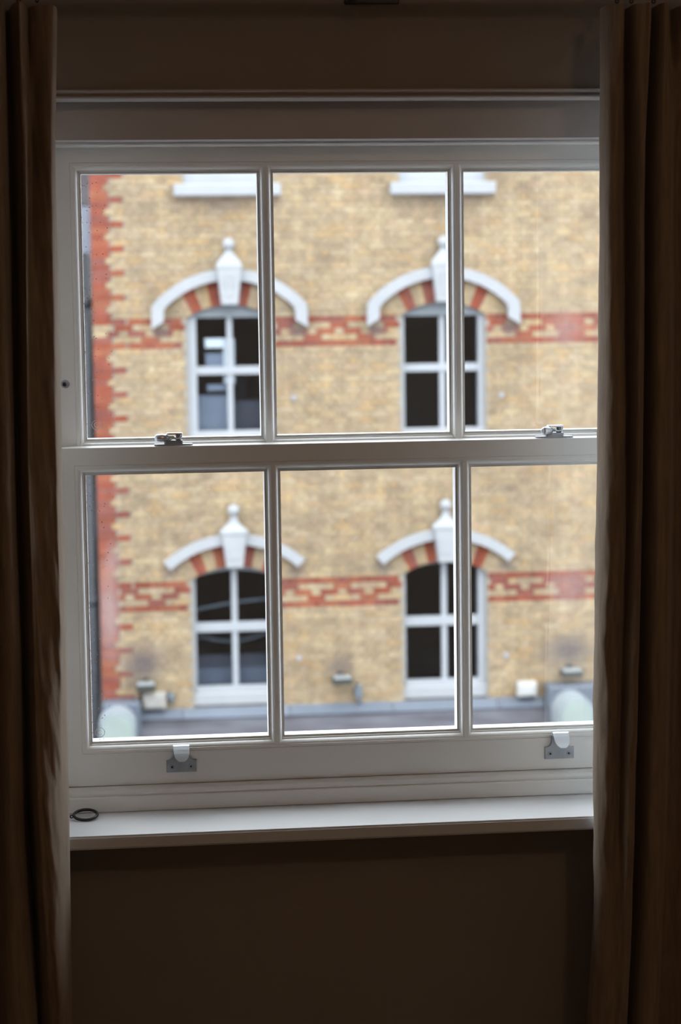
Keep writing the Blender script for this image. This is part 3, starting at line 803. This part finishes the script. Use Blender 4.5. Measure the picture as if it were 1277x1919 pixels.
# brick arches, hood moulds, keystones and finials
def arc(cx, zc, R, a0, a1, n):
    return [(cx + R*math.sin(a0+(a1-a0)*i/n), zc + R*math.cos(a0+(a1-a0)*i/n)) for i in range(n+1)]
vs_rand = random.Random(3)
def arch(cx, zc):
    bm = bmesh.new()
    strip_prism(bm, arc(cx, zc, R_IN+.006, -A_END, A_END, 20), arc(cx, zc, R_EX+.01, -A_END, A_END, 20), BY+.006, BY+.14)
    a_ = obj('window_arch', bm, M['mortar'], bld)
    start = math.radians(5.4); step = (A_END - start)/4
    for s in (-1, 1):
        for i in range(4):
            for half in (0, 1):     # two bricks on edge to each coloured block
                a0 = start + i*step + half*step/2 + .003; a1 = start + i*step + (half+1)*step/2 - .003
                bm = bmesh.new()
                strip_prism(bm, arc(cx, zc, R_IN, s*a0, s*a1, 2), arc(cx, zc, R_EX-.004, s*a0, s*a1, 2), BY-.006-.006*vs_rand.random(), BY+.05)
                obj('voussoir', bm, M['red_one'] if i in (0, 2) else M['stock_one'], a_)
def hood_upper(cx):
    zc = .71
    for s in (-1, 1):
        bm = bmesh.new()
        a0, a1 = math.asin(.13/1.2), math.asin(.93/1.27)
        Ro = [(p[0], p[1]) for p in arc(0, zc, 1.270, a0, a1, 14)]
        Ri = [(p[0], p[1]) for p in arc(0, zc, 1.130, a0, math.asin(.800/1.13), 14)]
        Ro += [(.968, 1.520), (.972, 1.45), (.975, 1.245)]
        Ri += [(.818, 1.470), (.822, 1.42), (.822, 1.335)]
        strip_prism(bm, [(cx+s*x, z) for x, z in Ro], [(cx+s*x, z) for x, z in Ri], BY-.11, BY+.01)
        bmesh.ops.bevel(bm, geom=[e for e in bm.edges if all(v.co.y < BY-.1 for v in e.verts) and len(e.link_faces) == 2 and e.calc_face_angle(0) > .8], offset=.02, segments=2, affect='EDGES')
        obj('hood_mould', bm, M['stone'], bld)
def hood_lower(cx):
    zc = -1.343-1.35
    for s in (-1, 1):
        bm = bmesh.new()
        a0, a1 = math.asin(.13/1.3), math.asin(.892/1.35)
        strip_prism(bm, [(cx+s*(p[0]), p[1]) for p in arc(0, zc, 1.350, a0, a1, 14)], [(cx+s*(p[0]), p[1]) for p in arc(0, zc, 1.222, a0, a1-.004, 14)], BY-.11, BY+.01)
        bmesh.ops.bevel(bm, geom=[e for e in bm.edges if all(v.co.y < BY-.1 for v in e.verts) and len(e.link_faces) == 2 and e.calc_face_angle(0) > .8], offset=.018, segments=2, affect='EDGES')
        obj('hood_mould', bm, M['stone'], bld)
def keystone(cx, zt, zb, tall):
    bm = bmesh.new()
    prism(bm, [(cx-.152, zt), (cx+.152, zt), (cx+.103, zb), (cx-.103, zb)], BY-.18, BY+.02, 0, .008)
    if tall:        # worn relief panel on the face
        for (x0, x1, z0, z1) in ((-.075, .075, .345, .365), (-.075, -.055, .22, .345), (.045, .065, .22, .345), (-.055, .05, .27, .285), (-.06, .055, .205, .222), (-.04, .04, .10, .18)):
            box(bm, cx+x0, cx+x1, BY-.188, BY-.178, zb+z0, zb+z1, .003)
    else:
        box(bm, cx-.07, cx+.07, BY-.186, BY-.178, zb+.10, zb+.30, .003)
    k_ = obj('keystone', bm, M['stone'], bld)
    bm = bmesh.new()
    prof = [(.150, 0), (.163, .03), (.160, .055), (.135, .10), (.100, .145), (.058, .195), (.040, .235), (.040, .262)] if tall else \
           [(.150, 0), (.172, .018), (.172, .062), (.128, .095), (.082, .135), (.052, .18), (.040, .22), (.040, .262)]
    rows = []
    for r, h in prof:
        d = r*.78
        rows.append([bm.verts.new((cx+sx*r, BY-.085+sy*d*.62, zt+h)) for sx, sy in ((-1, -1), (1, -1), (1, 1), (-1, 1))])
    for a, b in zip(rows, rows[1:]):
        for k in range(4): bm.faces.new((a[k], a[(k+1) % 4], b[(k+1) % 4], b[k]))
    bm.faces.new(rows[0]); bm.faces.new(rows[-1])
    bmesh.ops.create_uvsphere(bm, u_segments=20, v_segments=12, radius=.074, matrix=Matrix.Translation((cx, BY-.085, zt+.318)))
    obj('finial', bm, M['stone'], k_)
for cx in CX:
    arch(cx, ZU); arch(cx, ZL)
    hood_upper(cx); hood_lower(cx)
    keystone(cx, 1.968, 1.536, True); keystone(cx, -1.355, -1.757, False)

# windows of the building
FY = BY + .07
def bwindow(cx, zc, z0, zmr, ztop, zg0, lw, rw, label, flat):
    """box frame with arched head board (the part), sashes, glazing bars, four panes and sill (its pieces)"""
    bm = bmesh.new()
    zi = zc
    il, ir = cx-HW+lw, cx+HW-rw
    box(bm, cx-HW, il, FY, FY+.14, z0, spring(zc)+.03)
    box(bm, ir, cx+HW, FY, FY+.14, z0, spring(zc)+.03)
    w_ = obj('window', bm, M['trimwhite'], bld, label=label)
    # arched board closing the head
    bm = bmesh.new()
    a1 = math.asin(.54/(R_IN+.02))
    top = arc(cx, zc, R_IN+.01, -a1, a1, 16)
    bot = [(x, ztop) for x, z in top] if flat else [(x, ztop - .085*((x-cx)/.5)**2) for x, z in top]
    strip_prism(bm, top, bot, FY-.01, FY+.12)
    obj('head_board', bm, M['greyhead'], w_)
    bm = bmesh.new(); box(bm, il-.01, ir+.01, FY+.02, FY+.10, zmr[0], zmr[1], .008); obj('meeting_rail', bm, M['trimwhite'], w_)
    bm = bmesh.new(); box(bm, il-.01, ir+.01, FY-.015, FY+.10, z0+.09, zg0, .008); obj('bottom_rail', bm, M['trimwhite'], w_)
    bm = bmesh.new(); box(bm, cx-HW+.003, cx+HW-.003, FY-.035, FY+.12, z0-.045, z0+.115, .012); obj('window_sill', bm, M['stone'], w_)
    for za, zb in ((zg0-.01, zmr[0]+.01), (zmr[1]-.01, ztop+.01)):
        bm = bmesh.new(); box(bm, cx-.036, cx+.036, FY+.035, FY+.09, za, zb, .008); obj('glazing_bar', bm, M['trimwhite'], w_)
        for xa, xb in ((il-.01, cx-.03), (cx+.03, ir+.01)):
            obj('pane', B(xa, xb, FY+.060, FY+.064, za, zb), M['bglass'], w_)
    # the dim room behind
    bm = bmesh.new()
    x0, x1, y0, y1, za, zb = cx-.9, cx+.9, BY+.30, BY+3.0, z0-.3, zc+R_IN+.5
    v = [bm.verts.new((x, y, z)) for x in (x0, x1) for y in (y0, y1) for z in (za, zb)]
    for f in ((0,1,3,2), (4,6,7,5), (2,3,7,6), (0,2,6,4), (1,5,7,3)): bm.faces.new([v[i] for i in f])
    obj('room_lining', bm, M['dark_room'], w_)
    return w_
wUL = bwindow(CX[0], ZU, -.18, (.662, .765), 1.378, -.045, .135, .09, 'upper left window, straight-topped glass under a grey arch board', True)
wUR = bwindow(CX[1], ZU, -.18, (.657, .757), 1.365, -.060, .065, .095, 'upper right window with dark greenish glass', True)
wLL = bwindow(CX[0], ZL, -3.50, (-2.609, -2.486), -1.812, -3.303, .062, .10, 'lower left window with bluish glass', False)
wLR = bwindow(CX[1], ZL, -3.50, (-2.609, -2.484), -1.790, -3.309, .050, .115, 'lower right window with near-black glass', False)
for cx in CX:           # windows of the floor above: only their feet are in view
    bm = bmesh.new()
    box(bm, cx-.57, cx-.46, FY-.03, FY+.12, 3.02, 4.9); box(bm, cx+.46, cx+.57, FY-.03, FY+.12, 3.02, 4.9)
    w_ = obj('window', bm, M['trimwhite'], bld)
    bm = bmesh.new(); box(bm, cx-.47, cx+.47, FY-.02, FY+.10, 3.02, 3.26, .01); obj('bottom_rail', bm, M['trimwhite'], w_)
    bm = bmesh.new(); box(bm, cx-.47, cx+.47, FY+.0, FY+.10, 3.9, 4.0, .01); obj('meeting_rail', bm, M['trimwhite'], w_)
    obj('pane', B(cx-.47, cx+.47, FY+.05, FY+.054, 3.25, 3.91), M['bglass'], w_)
    obj('pane', B(cx-.47, cx+.47, FY+.05, FY+.054, 3.99, 4.9), M['bglass'], w_)
    bm = bmesh.new(); box(bm, cx-.665, cx+.665, BY-.13, BY+.12, 2.876, 3.028, .015); obj('window_sill', bm, M['stone'], w_)
    arch(cx, 4.9-.993)

# flat bluish panels and other pieces behind the glass
def inner(name, parent, m, *a, **k):
    o = obj(name, B(*a), m, parent); return o
inner('blind', wUL, M['blind_pale'], CX[0]-.46, CX[0]+.02, FY+.18, FY+.19, -.06, .40)
inner('blind', wUL, M['blind'], CX[0]+.02, CX[0]+.50, FY+.18, FY+.19, -.06, .32)
bm = bmesh.new()        # net curtain drawn aside in the upper left window
for i in range(12):
    pass
pts = [(CX[0]+.10+.012*i, FY+.24+.02*(i % 2)) for i in range(10)]
for (xa, ya), (xb, yb) in zip(pts, pts[1:]):
    v = [bm.verts.new(p) for p in ((xa, ya, -.05), (xb, yb, -.05), (xb, yb, .66), (xa, ya, .66))]; bm.faces.new(v)
bmesh.ops.solidify(bm, geom=bm.faces[:], thickness=.003)
obj('net_curtain', bm, M['blind'], wUL)
inner('blind', wLL, M['blind'], CX[0]-.50, CX[0]+.50, FY+.18, FY+.19, -3.32, -2.93)
inner('blind', wLL, M['blind_mid'], CX[0]-.50, CX[0]+.50, FY+.176, FY+.186, -3.30, -3.10)
# sagging tubes imitating street cables reflected in the lower left window
for (za, zm, zb, ya) in ((-2.36, -2.27, -2.22, .24), (-2.66, -2.77, -2.62, .26)):
    bm = bmesh.new()
    tube(bm, [(CX[0]-.56+1.12*i/16, FY+ya, za+(zb-za)*i/16 + (zm-(za+zb)/2)*math.sin(PI*i/16)) for i in range(17)], .022, 8)
    obj('tie_cord', bm, M['bluefit'], wLL)
stand = thing('display_board', (CX[0]-.1, FY+.11, .46), 'white L shaped board standing behind the glass of the upper left window opposite', 'board')  # made-up pieces behind the glass that imitate a bright reflection
obj('top_board', B(CX[0]-.305, CX[0]+.062, FY+.105, FY+.125, 1.00, 1.115), M['board'], stand)
obj('upright_board', B(CX[0]-.075, CX[0]+.062, FY+.105, FY+.125, .55, 1.00), M['board'], stand)
obj('glass_shelf', B(CX[0]-.30, CX[0]-.075, FY+.112, FY+.130, .70, .93), M['blind_pale'], stand, label='bluish inner pane of the board')
obj('foot_board', B(CX[0]-.29, CX[0]+.03, FY+.112, FY+.130, .46, .535), M['blind_pale'], stand)

# shopfront roof along the foot of the wall
bm = bmesh.new()
def xprof(bm, prof, x0, x1): xsweep(bm, prof, x0, x1)
xprof(bm, [(BY+.01, -3.60), (BY-.62, -3.965), (BY-.62, -4.25), (BY+.01, -4.25)], CORNER, XR)
obj('lead_roof', bm, M['lead'], bld, label='weathered grey lead roof of the shopfront')
xedges = [CORNER+.48, .62, 1.98, 3.30, 4.66, 5.27]
for i in range(5):
    bm = bmesh.new()
    pale = i in (1, 3)
    xprof(bm, [(BY-.001, -3.560), (BY-.012, -3.556), (BY-.150, -3.664), (BY-.146, -3.676), (BY-.001, -3.590)], xedges[i]+.004, xedges[i+1]-.004)
    obj('lead_flashing', bm, M['flash'] if pale else M['leadblue'], bld)
bm = bmesh.new(); xprof(bm, [(BY-.62, -3.955), (BY-.70, -3.975), (BY-.72, -4.06), (BY-.66, -4.16), (BY-.62, -4.25)], CORNER, XR)
obj('cornice', bm, M['trimwhite'], bld)
bm = bmesh.new(); box(bm, CORNER, XR, BY-.60, BY, -8.5, -4.25); obj('shopfront', bm, M['lampbody'], bld)
def console(xc, xl, xr, ztop):
    bm = bmesh.new(); box(bm, xl, xr, BY-.34, BY, -4.0, ztop, .02); obj('lead_cap', bm, M['leadblue'], bld)
    r, yf, zc = .232, BY-.80, -3.425-.232
    pts = [(xc-r, -4.6)] + [(xc - r*math.cos(a), zc + r*math.sin(a)) for a in [PI*i/20 for i in range(21)]] + [(xc+r, -4.6)]
    bm = bmesh.new(); prism(bm, pts, yf, BY-.30)
    c_ = obj('console', bm, M['rimstone'], bld)
    r2 = .192
    pts = [(xc-r2, -4.5)] + [(xc - r2*math.cos(a), zc + r2*math.sin(a)) for a in [PI*i/20 for i in range(21)]] + [(xc+r2, -4.5)]
    bm = bmesh.new(); prism(bm, pts, yf-.03, yf+.01, 0, .015); obj('console_face', bm, M['palegreen'], c_)
console(-.205, CORNER+.005, .085, -3.405)
console(5.545, 5.285, 6.02, -3.375)

# fittings on the wall
def wall_lamp(x, z, w, label):
    r = thing('wall_lamp', (x, BY-.012, z), label, 'wall lamp', 'floodlights on the brick wall opposite')
    bm = bmesh.new()
    xsweep(bm, [(BY-.05, z-.098), (BY-.20, z-.094), (BY-.26, z-.084), (BY-.265, z-.012), (BY-.05, z-.004)], x-w/2, x+w/2); obj('housing', bm, M['lampbody'], r)
    bm = bmesh.new()
    xsweep(bm, [(BY-.06, z-.003), (BY-.258, z-.010), (BY-.25, z+.008), (BY-.12, z+.014)], x-w/2+.012, x+w/2-.012); obj('lamp_cover', bm, M['lamptop'], r, label='pale top of the lamp')
    bm = bmesh.new(); box(bm, x-.04, x+.04, BY-.06, BY-.002, z-.05, z+.04, .005); obj('bracket', bm, M['lampbody'], r)
wall_lamp(.155, -3.190, .240, 'small dark floodlight under a soot stain, above the stained cream box opposite')
wall_lamp(2.640, -3.190, .240, 'small dark floodlight midway between the two lower windows opposite')
wall_lamp(5.610, -3.190, .260, 'small pale floodlight under a square soot stain at the far right opposite')
def wall_box(x0, x1, z0, z1, m, label, strap):
    r = thing('wall_box', ((x0+x1)/2, BY-.01, z0), label, 'box')
    bm = bmesh.new(); box(bm, x0, x1, BY-.12, BY-.006, z0, z1, .012); obj('case', bm, m, r)
    bm = bmesh.new(); box(bm, x0+.03, x1-.03, BY-.132, BY-.12, z0+.03, z1-.03, .006); obj('lid', bm, m, r)
    if strap:
        bm = bmesh.new(); box(bm, x0-.055, x0-.02, BY-.05, BY-.006, z0+.02, z1+.05, .006); obj('timber_batten', bm, M['timber'], r, label='brown timber batten')
wall_box(.118, .404, -3.535, -3.330, M['boxwhite'], 'stained cream box on the wall below the leftmost floodlight opposite', True)
wall_box(4.921, 5.172, -3.540, -3.350, M['boxbare'], 'clean white box on the wall right of the lower right window opposite', False)
def bracket(x, z0, z1, w, label):
    r = thing('wall_bracket', (x, BY-.01, z0), label, 'bracket')
    bm = bmesh.new(); box(bm, x-w/2, x+w/2, BY-.07, BY-.006, z0+(z1-z0)*.3, z1-(z1-z0)*.15, .012); obj('body', bm, M['bluefit'], r)
    bm = bmesh.new(); tube(bm, [(x, BY-.03, z0+(z1-z0)*.35), (x+.01, BY-.035, z0)], .022, 10); obj('spout', bm, M['bluefit'], r)
    bm = bmesh.new(); tube(bm, [(x-.03, BY-.03, z1), (x-.01, BY-.03, z1-(z1-z0)*.2)], .014, 8); obj('cable', bm, M['lampbody'], r)
bracket(2.862, -3.575, -3.290, .095, 'blue grey outlet on the wall right of the middle floodlight opposite')
bracket(.468, -3.490, -3.330, .090, 'small blue grey outlet right of the stained cream box opposite')
for (x, z, lab) in ((2.095, .36, 'pale round wall plate right of the upper left window opposite'), (4.745, .345, 'pale round wall plate right of the upper right window opposite'),
                    (2.110, -2.960, 'pale round wall plate right of the lower left window opposite'), (4.790, -3.010, 'pale round wall plate right of the lower right window opposite')):
    bm = bmesh.new(); cyl(bm, (x, z), .034, BY-.030, BY-.004, 20, 0, .006); cyl(bm, (x, z), .012, BY-.042, BY-.028, 12, 0, .002)
    tag(obj('wall_plate', bm, M['rosette']), lab, 'wall plate', 'wall plates on the brick wall opposite')

# the neighbour beyond the corner
nb = thing('neighbour_building', (-3.2, BY+.6, -8.5), 'dark sooty building beyond the red brick corner at the far left', 'building')
obj('side_wall', B(-6.0, CORNER-.012, BY+.55, BY+3.0, -8.5, 7.2), M['soot_wall'], nb)
bm = bmesh.new(); tube(bm, [(-.475, BY+.34, -8.4), (-.475, BY+.34, 2.2)], .062, 14)
obj('downpipe', bm, M['pipe'], nb)
for z in (-2.2, -.2, 1.6):
    bm = bmesh.new(); tube(bm, [(-.475, BY+.34, z-.06), (-.475, BY+.34, z+.06)], .078, 14); obj('pipe_collar', bm, M['pipe'], nb)
bm = bmesh.new(); box(bm, -.62, -.40, BY+.40, BY+.56, 2.15, 2.78, .01); obj('hopper', bm, M['bluepaint'], nb, label='pale blue grey rainwater hopper')  # block standing for part of the neighbour's window frame
bm = bmesh.new(); box(bm, -.50, -.405, BY+.36, BY+.56, -3.10, -2.62, .02); obj('vent_box', bm, M['rimstone'], nb, label='pale vent box')
